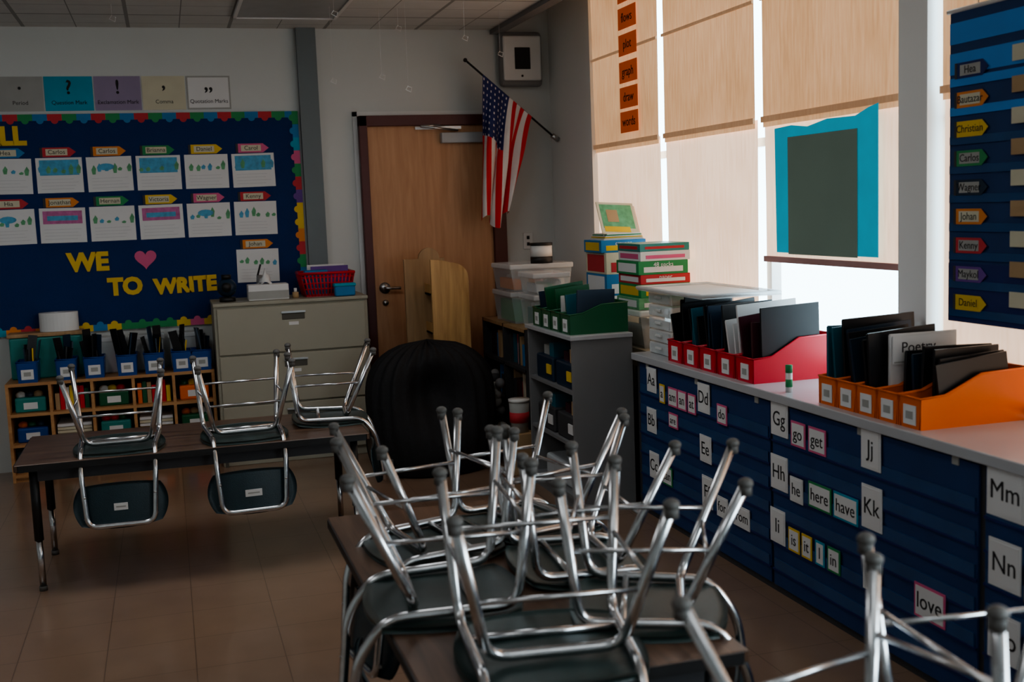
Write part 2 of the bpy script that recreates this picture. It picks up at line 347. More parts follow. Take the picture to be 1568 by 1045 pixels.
# ---------------------------------------------------------------- bins
def bin_(name,x0,x1,y0,y1,z0,P,hf=.10,hb=.17,label=WHITE,items=(),lab2=None,rot=0):
    b=B(name); t=.004; L=x1-x0
    b.box(x0+.015,x1-.01,y0+.012,y1-.012,z0,z0+t,P)
    b.prism([(y0+.012,z0),(y1-.012,z0),(y1,z0+hf),(y0,z0+hf)],'X',x0,x0+t,P)
    b.prism([(y0+.012,z0),(y1-.012,z0),(y1,z0+hb),(y0,z0+hb)],'X',x1-t,x1,P)
    for (ya,yb) in ((y0,y0+t),(y1-t,y1)):
        poly=[(x0,z0),(x1,z0),(x1,z0+hb),(x0+L*.55,z0+hb-.005),(x0+L*.22,z0+hf+.006),(x0,z0+hf)]
        b.prism(poly,'Y',ya,yb,P)
        b.tube([(p[0],(ya+yb)/2,p[1]) for p in poly[2:]],.004,P,6)
    b.tube([(x0,y0,z0+hf),(x0,y1,z0+hf)],.004,P,6); b.tube([(x1,y0,z0+hb),(x1,y1,z0+hb)],.004,P,6)
    yc=(y0+y1)/2
    if label:
        b.box(x0-.003,x0-.0005,yc-.032,yc+.032,z0+.012,z0+.075,label); b.box(x0-.004,x0-.003,yc-.018,yc+.018,z0+.030,z0+.055,GREYC)
    for (yo,xa,h,wd,m,lean) in items:
        roll=random.uniform(-.12,.04)
        Mx=Matrix.Translation((x0+xa+wd/2,y0+yo,z0+.012))@Matrix.Rotation(lean,4,'X')@Matrix.Rotation(roll,4,'Y')
        b.box(-wd/2,wd/2,-.004,.004,0,h,m,0,Mx); b.box(-wd/2+.003,wd/2-.004,-.0030,.0055,.004,h-.006,WHITE,0,Mx)
        b.box(-wd/2,wd/2,.0055,.008,0,h-.004,m,0,Mx)
    return b.done()
def its(n,w,ms,hmin=.2,hmax=.3,wd=(.22,.30),xa=(.02,.06)):
    r=[]
    for k in range(n):
        yo=.018+(w-.036)*k/max(1,n-1); ww=random.uniform(*wd); r.append((yo,min(random.uniform(*xa),.36-ww),random.uniform(hmin,hmax),ww,random.choice(ms),random.uniform(-.06,.04)))
    return r
rmix=[[FB,FB],[FT,FB,FN],[FB,FN],[FB,WHITE,FN],[FM,FM,FB]]
for k in range(5):
    y1=4.90-k*.168; y0=y1-.15
    bin_('red_book_bin',2.225,2.60,y0,y1,.80,REDP,.10,.18,items=its(4,.15,rmix[k],.22,.30))
for k in range(5):
    y1=3.60-k*.119; y0=y1-.112
    it=its(3,.112,[[FT,FB],[FB,FN],[FB,FB],[FB,FN],[FB,FB]][k],.24,.31) if k<3 else its(3,.112,[FB,FN,FB],.18,.24,(.22,.27),(.11,.14))
    if k==2: it[0]=(.012,.06,.265,.26,WHITE,0)
    bin_('orange_book_bin',2.225,2.635,y0,y1,.80,ORP,.10,.17,items=it)
    if k==2:
        b=B('poetry_book'); b.box(2.29,2.54,y0+.0005,y0+.0035,.975,1.07,WHITE); b.text('Poetry',MB(2.39,y0-.0,1.03),INK,.05,.0005); 
        b.box(2.295,2.535,y0-.0005,y0+.0005,.98,.985,GREYC); b.done()
for k in range(4):
    y1=5.92-k*.152; y0=y1-.142
    bin_('green_book_bin',1.89,2.20,y0,y1,.90,GRP,.10,.15,items=its(2,.14,[FN,GRP,CLEARW,FT],.15,.22,(.18,.24)))
b=B('glue_stick'); b.tube([(2.25,3.85,.80),(2.25,3.85,.875)],.013,WPAINT); b.tube([(2.25,3.85,.875),(2.25,3.85,.905)],.0135,GREENC); b.tube([(2.25,3.85,.82),(2.25,3.85,.85)],.0135,GREENC); b.done()
# white drawers + clear tray
b=B('plastic_drawer_unit')
for k in range(5):
    z=.80+k*.062; b.box(2.27,2.60,4.95,5.22,z,z+.058,CLEARW,.006); b.box(2.262,2.272,4.97,5.20,z+.008,z+.05,CLEAR); b.box(2.255,2.263,5.05,5.12,z+.03,z+.04,WPAINT)
b.box(2.22,2.61,4.52,5.24,1.112,1.118,CLEARW); b.tube([(2.22,4.52,1.125),(2.60,4.52,1.125),(2.60,5.24,1.125),(2.22,5.24,1.125)],.009,CLEARW,8,closed=True); b.box(2.25,2.58,4.58,5.2,1.119,1.124,WHITE); b.done()
# ---------------------------------------------------------------- grey bookcase
b=B('grey_bookcase'); x0,x1,y0,y1,h=1.88,2.20,5.275,6.0,.90
b.box(x0,x1,y0,y0+.02,0,h-.02,GREYM); b.box(x0,x1,y1-.02,y1,0,h-.02,GREYM); b.box(x1-.012,x1-.001,y0+.001,y1,0,h-.02,GREYM)
b.box(x0-.012,x1,y0-.012,y1+.012,h-.022,h,COUNT,.003)
for z in (.06,.33,.60): b.box(x0+.005,x1-.01,y0+.02,y1-.02,z,z+.018,GREYM)
b.box(x0+.02,x0+.03,y0+.02,y1-.02,0,.06,GREYM)
for z,bm_ in ((.618,0),(.348,1)):
    for k in range(2):
        ya=y0+.05+k*.32
        b.box(x0+.02,x0+.27,ya,ya+.27,z,z+.13,FN if not bm_ else GREYD,.01); b.box(x0+.014,x0+.02,ya+.02,ya+.09,z+.04,z+.09,YEL if not bm_ else WHITE)
        b.box(x0+.04,x0+.25,ya+.03,ya+.10,z+.12,z+.2,[TAN,FT][k]); b.box(x0+.05,x0+.25,ya+.14,ya+.22,z+.12,z+.18,[FM,GREYC][k])
b.box(x0+.04,x0+.25,y0+.06,y0+.6,.08,.2,CLEARW,.02)
b.done()
# low shelf in the corner (open towards the room) with books
b=B('corner_shelf'); x0,x1,y0,y1,h=1.99,2.285,6.40,7.35,.82
for y in (y0,6.86,y1-.02): b.box(x0,x1,y,y+.02,0,h,GREYD)
b.box(x1-.015,x1-.001,y0+.001,y1-.001,0,h,GREYD)
for z in (.06,.32,.56,.80): b.box(x0,x1-.002,y0+.001,y1-.001,z,z+.02,OAKD if z>.7 else GREYD)
for z in (.08,.34,.58):
    yy=y0+.04
    while yy<y1-.08:
        w=random.uniform(.02,.06); hh=random.uniform(.13,.20)
        if not (6.82<yy<6.9): b.box(x0+.03+random.uniform(0,.03),x1-.03,yy,yy+w*.9,z,z+hh,random.choice([TAN,FM,FN,WHITE,FT,CREAM,REDC,BLUC,GREYD,GREYD,FB]))
        yy+=w
b.done()
def tub(x0,x1,y0,y1,z,h,cols,lid=CLEARW):
    b=B('clear_storage_tub'); 
    b.prism([(x0+.02,z),(x1-.02,z),(x1,z+h-.03),(x0,z+h-.03)],'Y',y0,y1,CLEAR)
    b.box(x0-.008,x1+.008,y0-.012,y1+.012,z+h-.035,z+h-.003,lid,.008)
    n=7
    for k in range(n):
        xa=x0+.035+(x1-x0-.07)*k/n; hh=random.uniform(.4,.75)*h
        b.box(xa,xa+(x1-x0-.07)/n*.9,y0+.03,y1-.03,z+.006,z+hh,random.choice(cols),.005)
    b.done()
tub(2.02,2.42,6.75,7.15,.822,.20,[BLUC,GREENC,REDC,WHITE,FN]); tub(2.02,2.42,6.75,7.15,1.022,.17,[REDC,ORC,WHITE,PINK],CLEARW)
tub(2.06,2.30,6.41,6.70,.822,.20,[GREENC,TEALP,WHITE]); tub(2.06,2.28,6.41,6.70,1.022,.13,[WHITE,SKETCHG,CREAM])
# boxes near windows
def carton(name,x0,x1,y0,y1,z0,z1,c,c2,t=''):
    b=B(name); b.box(x0,x1,y0,y1,z0,z1,c,.003)
    zz=(z0+z1)/2; b.box(x0+.03,x1-.03,y0-.0015,y0,z0+.012,zz+.005,c2); b.box(x0-.0015,x0,y0+.03,y1-.03,z0+.012,z1-.012,c2)
    if t: b.text(t,MB((x0+x1)/2,y0-.002,(zz+z1)/2-.002),WHITE,.032,.0004)
    b.done()
tub(2.31,2.62,5.42,5.80,.79,.20,[TAN,CREAM,WHITE,GREYC])
z=.99
for k,(c,c2,t) in enumerate([(SKETCHG,WHITE,'48 markers'),(GREENC,YEL,''),(REDC,WHITE,'paper'),(GREENC,WHITE,'48 packs'),(WHITE,PINK,''),(TEALP,REDC,'')]):
    h=[.06,.07,.05,.07,.05,.04][k]; o=random.uniform(-.008,.008)
    carton('supply_carton',2.32+o,2.60+o,5.44,5.74,z,z+h,c,c2,t); z+=h
z=.79
for k in range(4): carton('supply_carton',2.33,2.60,5.93,6.25,z,z+.12,[TAN,WHITE,BLUC,CREAM][k],[WHITE,GREENC,WHITE,REDC][k]); z+=.12
carton('supply_carton',2.31,2.58,5.95,6.22,1.27,1.34,BLUC,YEL,'crayons')
b=B('magazine_stack')
for k in range(6): b.box(2.34+.004*k,2.58-.003*k,5.98,6.2,1.34+k*.006,1.345+k*.006,[WHITE,CREAM,YEL,WHITE,GREENC,WHITE][k])
Mx=Matrix.Translation((2.34,5.99,1.376))@Matrix.Rotation(.12,4,'Z')@Matrix.Rotation(-.55,4,'X')@Matrix.Rotation(.08,4,'Y')
b.box(0,.23,0,.006,0,.21,CREAM,0,Mx); b.box(.015,.215,-.001,0,.04,.195,SKETCHG,0,Mx); b.box(.02,.18,-.0015,-.001,.015,.05,YEL,0,Mx); b.box(.05,.12,-.002,-.001,.08,.16,TAN,0,Mx); b.box(.01,.24,.01,.02,0,.20,WHITE,0,Mx); b.box(.03,.25,.022,.03,0,.205,ORC,0,Mx); b.done()
b=B('supply_canister'); b.tube([(2.24,6.80,1.19),(2.24,6.80,1.23)],.07,BLACK,20); b.tube([(2.24,6.8,1.23),(2.24,6.8,1.30)],.068,WPAINT,20); b.tube([(2.24,6.8,1.30),(2.24,6.8,1.315)],.072,BLACK,20); b.done()
# ---------------------------------------------------------------- flag
b=B('american_flag')
P0=Vector((1.96,7.40,2.51)); P1=Vector((2.585,7.52,2.02))
b.tube([P0,P1],.007,INK,8); b.ball(P0,.014,INK); b.tube([P1,P1+Vector((.045,.01,-.03))],.018,STEEL)
T=Vector((2.075,7.40,2.42)); Sd=Vector((2.43,7.48,2.145))
NU,NV=52,64; vs=[];fs=[]
for i in range(NU+1):
    u=i/NU
    for j in range(NV+1):
        v=j/NV
        top=T.lerp(Sd,u)
        bx=2.035+.19*u; bz=1.44+.05*math.sin(u*9)+.03*u
        w=v**.85
        x=top.x+(bx-top.x)*w; zz=top.z+(bz-top.z)*v
        x+=.014*math.sin(u*20+v*3)*min(1,v*2)
        y=top.y+(7.42-top.y)*v+.035*math.sin(u*17+v*2.2)*min(1,v*2.5+.1)
        vs.append((x,y,zz))
for grp in (0,1,2):
    F_=[]
    for i in range(NU):
        for j in range(NV):
            st=int((i/NU)*13)%2; g=0 if st==0 else 1
            if i<NU*7/13 and j<NV*.4:
                g=2
                if (i%4 in(1,)) and (j%3==1): g=1
            if g==grp:
                k=i*(NV+1)+j; F_.append((k,k+1,k+NV+2,k+NV+1))
    b.add(vs,F_,[FRED,FWH,FBL][grp],True)
b.done()
# ---------------------------------------------------------------- back wall: door etc
b=B('door_1'); y=YB-.03
b.box(1.33,2.18,y,YB,0.005,2.11,DOORW)
b.box(1.275,1.33,YB-.07,YB,0,2.18,FRAME,.004); b.box(2.18,2.27,YB-.07,YB,0,2.18,FRAME,.004); b.box(1.275,2.27,YB-.07,YB,2.11,2.18,FRAME,.004)
b.box(1.245,1.275,YB-.012,YB,0,2.21,WPAINT); b.box(1.245,2.30,YB-.012,YB,2.18,2.21,WPAINT)
b.tube([(1.40,y,1.03),(1.40,y-.012,1.03)],.038,STEEL,20); b.tube([(1.40,y-.012,1.03),(1.40,y-.055,1.03),(1.50,y-.055,1.028)],.011,STEEL,10,.02); b.tube([(1.40,y,.93),(1.40,y-.012,.93)],.02,STEEL,16)
b.box(1.83,2.12,y-.055,y,1.99,2.06,mat('closer_grey',(.42,.44,.46),.4),.006); b.tube([(1.95,y-.03,2.075),(1.68,y-.10,2.10)],.008,STEEL); b.tube([(1.68,y-.10,2.10),(1.90,y-.0,2.115)],.008,STEEL); b.box(1.66,1.98,y-.01,y,2.085,2.105,STEEL)
b.done()
b=B('intercom_speaker')
b.box(2.26,2.565,YB-.09,YB-.02,2.36,2.73,GREYM,.03); b.box(2.28,2.55,YB-.105,YB-.085,2.40,2.70,WPAINT,.012); b.box(2.36,2.47,YB-.112,YB-.104,2.475,2.62,INK,.004); b.box(2.29,2.54,YB-.02,YB,2.40,2.70,GREYM)
b.ball((2.41,YB-.108,2.43),.008,INK); b.done()
b=B('wall_outlet'); b.box(2.405,2.475,YB-.008,YB,1.245,1.36,WPAINT,.003)
for z in (1.28,1.325): b.box(2.43,2.45,YB-.0095,YB-.008,z-.012,z+.012,INK)
b.done()
# bulletin board
b=B('bulletin_board'); x0,x1,z0,z1=-3.2,.885,.86,2.22; Y=YB
b.box(x0,x1,Y-.02,Y,z0,z1,BLUEF)
seq=[REDC,YEL,GREENC,BLUC,ORC,PURP,PINK,GREENC,YEL,REDC,CYAN]
def disc(cx_,cz,r,m,yy):
    b.prism([(cx_+r*math.cos(a*math.pi/6),cz+r*math.sin(a*math.pi/6)) for a in range(12)],'Y',yy,yy+.001,m)
n=int((x1-x0)/.085)
for k in range(n):
    xa=x0+(x1-x0)*k/n; w=(x1-x0)/n; m=seq[(k*7+k//3)%11]
    b.box(xa,xa+w,Y-.0225,Y-.0205,z1-.04,z1,m); disc(xa+w/2,z1-.038,w*.26,m,Y-.0222)
    m=seq[(k*5+k//4)%11]; b.box(xa,xa+w,Y-.0225,Y-.0205,z0,z0+.04,m); disc(xa+w/2,z0+.038,w*.26,m,Y-.0222)
n=16
for k in range(n):
    za=z0+(z1-z0)*k/n; w=(z1-z0)/n; m=seq[(k*4+2)%11]
    b.box(x1-.04,x1,Y-.0235,Y-.0215,za,za+w,m); disc(x1-.038,za+w/2,w*.26,m,Y-.0232)
yt=Y-.024
b.text('WE',MB(-.475,yt,1.295),YEL,.155,.004,.008); b.text('TO',MB(-.265,yt,1.13),YEL,.145,.004,.008); b.text('WRITE',MB(.105,yt,1.12,.02),YEL,.128,.004,.008); b.text('WE ARE ALL',MB(-.78,yt,2.085),YEL,.15,.004,.008,'RIGHT')
hp=[]
for k in range(28):
    a=2*math.pi*k/28; hp.append((-.13+.0042*16*math.sin(a)**3,1.305+.0042*(13*math.cos(a)-5*math.cos(2*a)-2*math.cos(3*a)-math.cos(4*a))))
b.prism(hp,'Y',yt-.002,yt+.003,PINK)
b.done()
nm1=['Carol','Daniel','Brianna','Carlos','Carlos','Hea','Diego','Maria','Luis','Ana']
def drawing(x,z,name,tagc,k):
    b=B('student_drawing'); y=YB-.0225; r=random.uniform(-.015,.015); Mx=MB(x,y,z,r)
    b.box(-.135,.135,-.108,.108,-.0005,.001,WHITE,0,Mx)
    st=k%4
    if st==0: b.box(-.115,.115,.0,.095,.001,.0015,SKETCHB,0,Mx)
    if st in(0,1,3):
        for q in range(6):
            xx=-.11+q*.042+random.uniform(-.01,.01); hh=random.uniform(.015,.065); z0_=random.uniform(0,.02); b.prism([(xx,z0_),(xx+.018,z0_),(xx+.024,z0_+hh*.6),(xx+.011,z0_+hh),(xx-.005,z0_+hh*.5)],'Z',.0015,.002,random.choice([SKETCHG,SKETCHG,SKETCHB]),Mx)
    if st==2: b.box(-.115,.115,.01,.09,.001,.0015,SKETCHP,0,Mx); b.box(-.09,.09,.03,.06,.0015,.002,SKETCHB,0,Mx)
    if st==3: b.prism([(-.05+.05*math.cos(a*.52)+.03,.045+.022*math.sin(a*.52)) for a in range(12)],'Z',.002,.0025,SKETCHB,Mx)
    for q in range(4): b.box(-.11,.11-random.uniform(0,.05),-.025-q*.02,-.0235-q*.02,.001,.0013,LINEG,0,Mx)
    pencil(b,MB(x,y-.0015,z+.142),.21,.058,tagc,name,.038)
    b.done()
tc=[PINK,YEL,GREENC,ORC,REDC,BLUC,YEL,PURP,GREENC,REDC]
for k in range(9): drawing(.58-.295*k,1.845+(.0),nm1[k],tc[k],[0,1,0,3,0,1,2,1,3][k])
nm2=['Kenny','Wagner','Victoria','Hernan','Jonathan','Hia','Jose','Leo','Eva']
for k in range(9): drawing(.575-.295*k,1.535,nm2[k],[REDC,PINK,YEL,GREENC,ORC,REDC,YEL,BLUC,ORC][k],[1,3,2,1,2,3,0,1,2][k])
drawing(.57,1.225,'Johan',ORC,1)
b=B('punctuation_cards')
edges=[-.93,-.655,-.365,-.08,.19,.47]; cl=[GREYC,CYAN,MAUVE,CREAM,WHITE]; sy=['.','?','!',',','“”']; wd=['Period','Question Mark','Exclamation Mark','Comma','Quotation Marks']
for k in range(5):
    a,c=edges[k],edges[k+1]; b.box(a+.004,c-.004,YB-.005,YB,2.24,2.45,cl[k] if k<4 else GREYC); 
    if k==4: b.box(a+.014,c-.014,YB-.0055,YB-.005,2.25,2.44,WHITE); b.text(',,',MB((a+c)/2,YB-.006,2.40),INK,.13,.0005,.002)
    else: b.text(sy[k],MB((a+c)/2,YB-.006,2.38 if k in(1,2) else 2.41),INK,.12,.0005,.002)
    b.text(wd[k],MB((a+c)/2,YB-.006,2.29),INK,.034,.0005)
for k in range(4): a=-.95-.28*(k+1); b.box(a,a+.272,YB-.005,YB,2.24,2.45,[CREAM,CYAN,MAUVE,GREYC][k])
b.done()
# ---------------------------------------------------------------- filing cabinet and things on it
b=B('filing_cabinet'); x0,x1,y0,y1=.25,1.20,7.2,7.645
b.box(x0,x1,y0+.02,y1,0.0,1.02,BEIGE,.004); b.box(x0-.004,x1+.004,y0,y1,1.0,1.022,BEIGE,.005)
for (za,zb) in ((.70,.985),(.385,.69),(.06,.375)):
    b.box(x0+.018,x1-.018,y0,y0+.022,za,zb,BEIGE,.005)
    b.box(.66,.80,y0-.004,y0+.004,zb-.085,zb-.035,BEIGED,.003); b.box(.655,.805,y0-.014,y0-.002,zb-.045,zb-.032,STEEL,.002); b.box(.70,.76,y0-.003,y0+.001,zb-.12,zb-.1,WHITE)
b.box(x0+.01,x0+.03,y0-.001,y0,0.0,.05,BEIGED); b.done()
b=B('tissue_box'); b.box(.47,.72,7.28,7.42,1.022,1.12,WHITE,.006); b.box(.47,.72,7.279,7.28,1.03,1.08,GREYC)
vs=[];fs=[]
for i in range(9):
    for j in range(9):
        a=i/8*2-1;c=j/8*2-1; r=math.hypot(a,c); vs.append((.585+a*.05*(.5+.5*random.random()),7.35+c*.035,1.118+max(0,.09*(1-r*.8))*(.7+.5*random.random())))
for i in range(8):
    for j in range(8): k=i*9+j; fs.append((k,k+1,k+10,k+9))
b.add(vs,fs,WHITE,True); b.done()
b=B('cordless_phone'); b.box(.50,.60,7.45,7.52,1.022,1.06,INK,.01); b.tube([(.55,7.48,1.05),(.56,7.47,1.17)],.02,GREYM); b.tube([(.545,7.48,1.16),(.57,7.48,1.24)],.006,INK); b.done()
b=B('desk_speaker'); b.tube([(.345,7.35,1.022),(.345,7.35,1.05)],.05,BLACK,20); b.ball((.345,7.35,1.11),.06,FN); b.tube([(.34,7.295,1.115),(.34,7.285,1.115)],.03,BLACK,20); b.tube([(.345,7.35,1.165),(.345,7.35,1.19)],.03,BLACK,16); b.done()
b=B('red_basket'); x0,x1,y0,y1,z0,z1=.80,1.14,7.30,7.56,1.023,1.17
b.box(x0+.03,x1-.03,y0+.02,y1-.02,z0,z0+.005,REDP)
cor=[(x0+.03,y0+.02),(x1-.03,y0+.02),(x1-.03,y1-.02),(x0+.03,y1-.02)]; cot=[(x0,y0),(x1,y0),(x1,y1),(x0,y1)]
for t in (0.04,.3,.55,.8): b.tube([(c[0]*(1-t)+d[0]*t,c[1]*(1-t)+d[1]*t,z0+.004+(z1-z0)*t) for c,d in zip(cor,cot)],.005,REDP,6,closed=True)
b.tube([(c[0],c[1],z1) for c in cot],.010,REDP,8,closed=True)
for e in range(4):
    c0,c1=cor[e],cor[(e+1)%4]; d0,d1=cot[e],cot[(e+1)%4]
    for k in range(15):
        t=k/14; p=(c0[0]+(c1[0]-c0[0])*t,c0[1]+(c1[1]-c0[1])*t,z0+.003); q=(d0[0]+(d1[0]-d0[0])*t,d0[1]+(d1[1]-d0[1])*t,z1); b.tube([p,q],.0055,REDP,5)
b.box(.86,1.10,7.45,7.46,1.05,1.22,WHITE); b.box(.88,1.12,7.42,7.43,1.05,1.21,PURP); b.box(.83,.98,7.34,7.42,1.03,1.19,BLUC,.01); b.done()
b=B('pencil_box_blue'); b.box(1.00,1.13,7.215,7.275,1.023,1.10,BLUC,.012); b.box(.995,1.135,7.21,7.28,1.085,1.105,CYAN,.006); b.done()
b=B('spray_bottle'); b.tube([(.765,7.33,1.023),(.765,7.33,1.06)],.02,TAN,12); b.tube([(.765,7.33,1.06),(.765,7.33,1.085)],.010,WPAINT,10); b.done()
# ---------------------------------------------------------------- cubby shelf
b=B('cubby_shelf'); x0,x1,y0,y1=-.98,.235,7.34,7.68
zs=[.03,.215,.40,.585]
for z in zs: b.box(x0,x1,y0,y1,z,z+.018,MAPLE)
nc=5
for k in range(nc+1):
    x=x0+(x1-x0-.018)*k/nc; b.box(x,x+.018,y0+.002,y1,0.0,.60,MAPLE)
b.box(x0,x1,y1-.01,y1,0,.6,GREYD); b.box(x0,x1,y0+.02,y0+.03,0,.03,MAPLE)
cc=[REDP,GRP,BLP,ORP,TAN,WHITE,FN,YEL]
for r_ in range(3):
    for c in range(nc):
        xa=x0+.03+(x1-x0-.018)*c/nc; z=zs[r_]+.018; w=(x1-x0)/nc-.045; kind=(r_*3+c*2)%4
        if kind==0:
            for q in range(7): b.box(xa+q*w/7,xa+q*w/7+w/8,y0+.06,y1-.04,z,z+random.uniform(.10,.15),random.choice(cc))
        elif kind==1:
            for q in range(5): b.box(xa,xa+w,y0+.05,y1-.04,z+q*.02,z+q*.02+.016,random.choice([WHITE,CREAM,TAN,YEL]))
        else:
            m=[REDP,GRP,BLP,ORP,TEALP][(r_*2+c)%5]; b.box(xa+.01,xa+w-.01,y0+.05,y1-.03,z,z+.09,m,.01)
            for q in range(3): b.ball((xa+.04+q*.05,y0+.12,z+.10),.03,random.choice(cc),1,1,.8)
            b.box(xa+w*.3,xa+w*.7,y0+.048,y0+.0505,z+.02,z+.06,WHITE)
b.done()
def smallbin(x,w,m):
    b=B('blue_supply_bin'); y0,y1,z0,h=7.355,7.51,.603,.125
    b.box(x-w/2+.008,x+w/2-.008,y0+.005,y1-.005,z0,z0+.004,m)
    for a,c in ((y0,y0+.004),(y1-.004,y1)): b.prism([(x-w/2+.01,z0),(x+w/2-.01,z0),(x+w/2,z0+h),(x-w/2,z0+h)],'Y',a,c,m)
    for s in (-1,1): b.prism([(x+s*(w/2-.01),z0),(x+s*(w/2-.006),z0),(x+s*(w/2+.002),z0+h),(x+s*(w/2-.003),z0+h)],'Y',y0,y1,m)
    b.tube([(x-w/2,y0,z0+h),(x+w/2,y0,z0+h),(x+w/2,y1,z0+h),(x-w/2,y1,z0+h)],.005,m,6,closed=True)
    b.box(x-.035,x+.035,y0-.002,y0,z0+.02,z0+.08,WHITE); b.box(x-.02,x+.02,y0-.003,y0-.002,z0+.04,z0+.065,GREYC)
    for q in range(6):
        Mx=Matrix.Translation((x+random.uniform(-.25,.25)*w,random.uniform(y0+.04,y1-.04),z0+.006))@Matrix.Rotation(random.uniform(-.22,.22),4,'Y')@Matrix.Rotation(random.uniform(0,3),4,'Z')
        hh=random.uniform(.18,.29)
        if q<5: b.box(-.026,.026,-.004,.004,0,hh,random.choice([FB,FN,FB,FB]),0,Mx)
        else: b.tube([(0,0,0),(0,0,hh*.8)],.005,random.choice([YEL,INK,INK]),6,M=Mx)
    b.done()
for x in (-.85,-.63,-.47,-.28,-.12,.045,.165): smallbin(x,.12,BLP)
b=B('teal_storage_tray'); b.box(-.96,-.54,7.525,7.675,.603,.86,TEALP,.012); b.box(-.97,-.53,7.52,7.675,.86,.885,OAKD,.006); b.done()
b=B('tape_roll'); ctr=(-.67,7.60)
pr=[(.115,0),(.115,.115),(.05,.115),(.05,0)]; vs=[];fs=[]
for k in range(32):
    a=2*math.pi*k/32
    for (r_,z) in pr: vs.append((ctr[0]+r_*math.cos(a),ctr[1]+r_*.62*math.sin(a),.886+z))
for k in range(32):
    for q in range(4): fs.append((k*4+q,((k+1)%32)*4+q,((k+1)%32)*4+(q+1)%4,k*4+(q+1)%4))
b.add(vs,fs,WPAINT); b.done()
for xx in (-.40,-.16,.08):
    b=B('clear_storage_bin'); b.box(xx-.10,xx+.10,7.53,7.67,.603,.82,CLEARW,.01); b.box(xx-.11,xx+.11,7.525,7.675,.80,.83,CLEARW,.006)
    for q in range(5): b.box(xx-.09+q*.036,xx-.06+q*.036,7.54,7.66,.61,.72+.02*(q%3),random.choice([FN,REDC,TAN,GREENC]))
    b.done()
# ---------------------------------------------------------------- wooden rack by door
b=B('wooden_book_rack')
def panel(x0,x1,y,h,m,left=True):
    pts=[(x0,0),(x1,0)]
    if not left:
        pts+=[(x1,h-.12)]
        for k in range(7): a=k/6*math.pi/2; pts.append((x1-.12+.12*math.cos(a),h-.12+.10*math.sin(a)))
        pts+=[(x1-.17,h-.005),(x0,h)]
    else:
        pts+=[(x1,h-.06)]
        for k in range(9): a=k/8*math.pi; pts.append((x0+(x1-x0)*.62+.07*math.cos(a),h-.06+.07*math.sin(a)))
        pts+=[(x0,h-.06)]
    b.prism(pts,'Y',y,y+.025,m)
panel(1.57,1.81,6.98,1.235,OAK,False); panel(1.47,1.74,7.32,1.29,OAKD,True)
for k,z in enumerate((.25,.5,.75,1.0)):
    b.box(1.60,1.74,7.005,7.32,z,z+.012,OAKD); b.box(1.60,1.61,7.005,7.32,z,z+.07,OAK)
b.box(1.73,1.745,7.005,7.32,.1,1.12,OAKD)
b.box(1.57,1.60,6.985,7.34,0,.06,OAKD); b.done()
# ---------------------------------------------------------------- black folding saucer chair: gathered fabric hood with sunken seat
b=B('saucer_chair')
NZ,NA=30,120; vs=[];fs=[]
for i in range(NZ+1):
    v=i/NZ; t=2*v-1
    Rr=max(0.0,1-abs(t)**3)**.5 if t>0 else (1-.45*abs(t)**2.5)**.5
    for k in range(NA):
        a=2*math.pi*k/NA
        pl=1+(.030*math.sin(a*24)+.018*math.sin(a*11+1))*(.3+.7*v)
        x=.385*math.cos(a)*Rr*pl; y=.25*math.sin(a)*Rr*pl; z=.012+.76*v
        if math.sin(a)<0: y+=.20*math.exp(-(x*x+(z-.47)**2)/.035)*(-math.sin(a))
        z+=.010*math.sin(a*24)*v**4
        vs.append((1.45+x,6.56+y+.10*(v-.3),z))
for i in range(NZ):
    for k in range(NA): fs.append((i*NA+k,i*NA+(k+1)%NA,(i+1)*NA+(k+1)%NA,(i+1)*NA+k))
b.add(vs,fs,BLACKF,True)
b.tube([(1.14,6.78,.012),(1.17,6.60,.18),(1.73,6.60,.18),(1.76,6.78,.012)],.012,BLACK,8,.05)
b.tube([(1.14,6.33,.012),(1.19,6.5,.2),(1.71,6.5,.2),(1.76,6.33,.012)],.012,BLACK,8,.05)
b.done()
# small floor items beside it
b=B('yarn_pile')
for k in range(44):
    a=random.uniform(0,6.28); r_=random.uniform(0,.065); b.ball((1.905+r_*.4*math.cos(a),6.80+r_*2.2*math.sin(a),.045+random.uniform(0,.5)*(1-r_*3)),random.uniform(.030,.042),random.choice([GREYM,GREYD,GREYC]),seg=8,rg=5)
b.done()
b=B('cardboard_box'); b.box(1.82,1.97,6.20,6.36,0,.24,TAN,.004); b.box(1.82,1.97,6.275,6.285,.24,.242,CREAM); b.done()
b=B('paint_bucket'); b.tube([(1.90,6.28,.242),(1.90,6.28,.42)],.050,GREYC,20,r2=.06); b.tube([(1.90,6.28,.42),(1.90,6.28,.435)],.063,WPAINT,20); b.tube([(1.90,6.28,.30),(1.90,6.28,.36)],.0585,REDC,20); b.done()
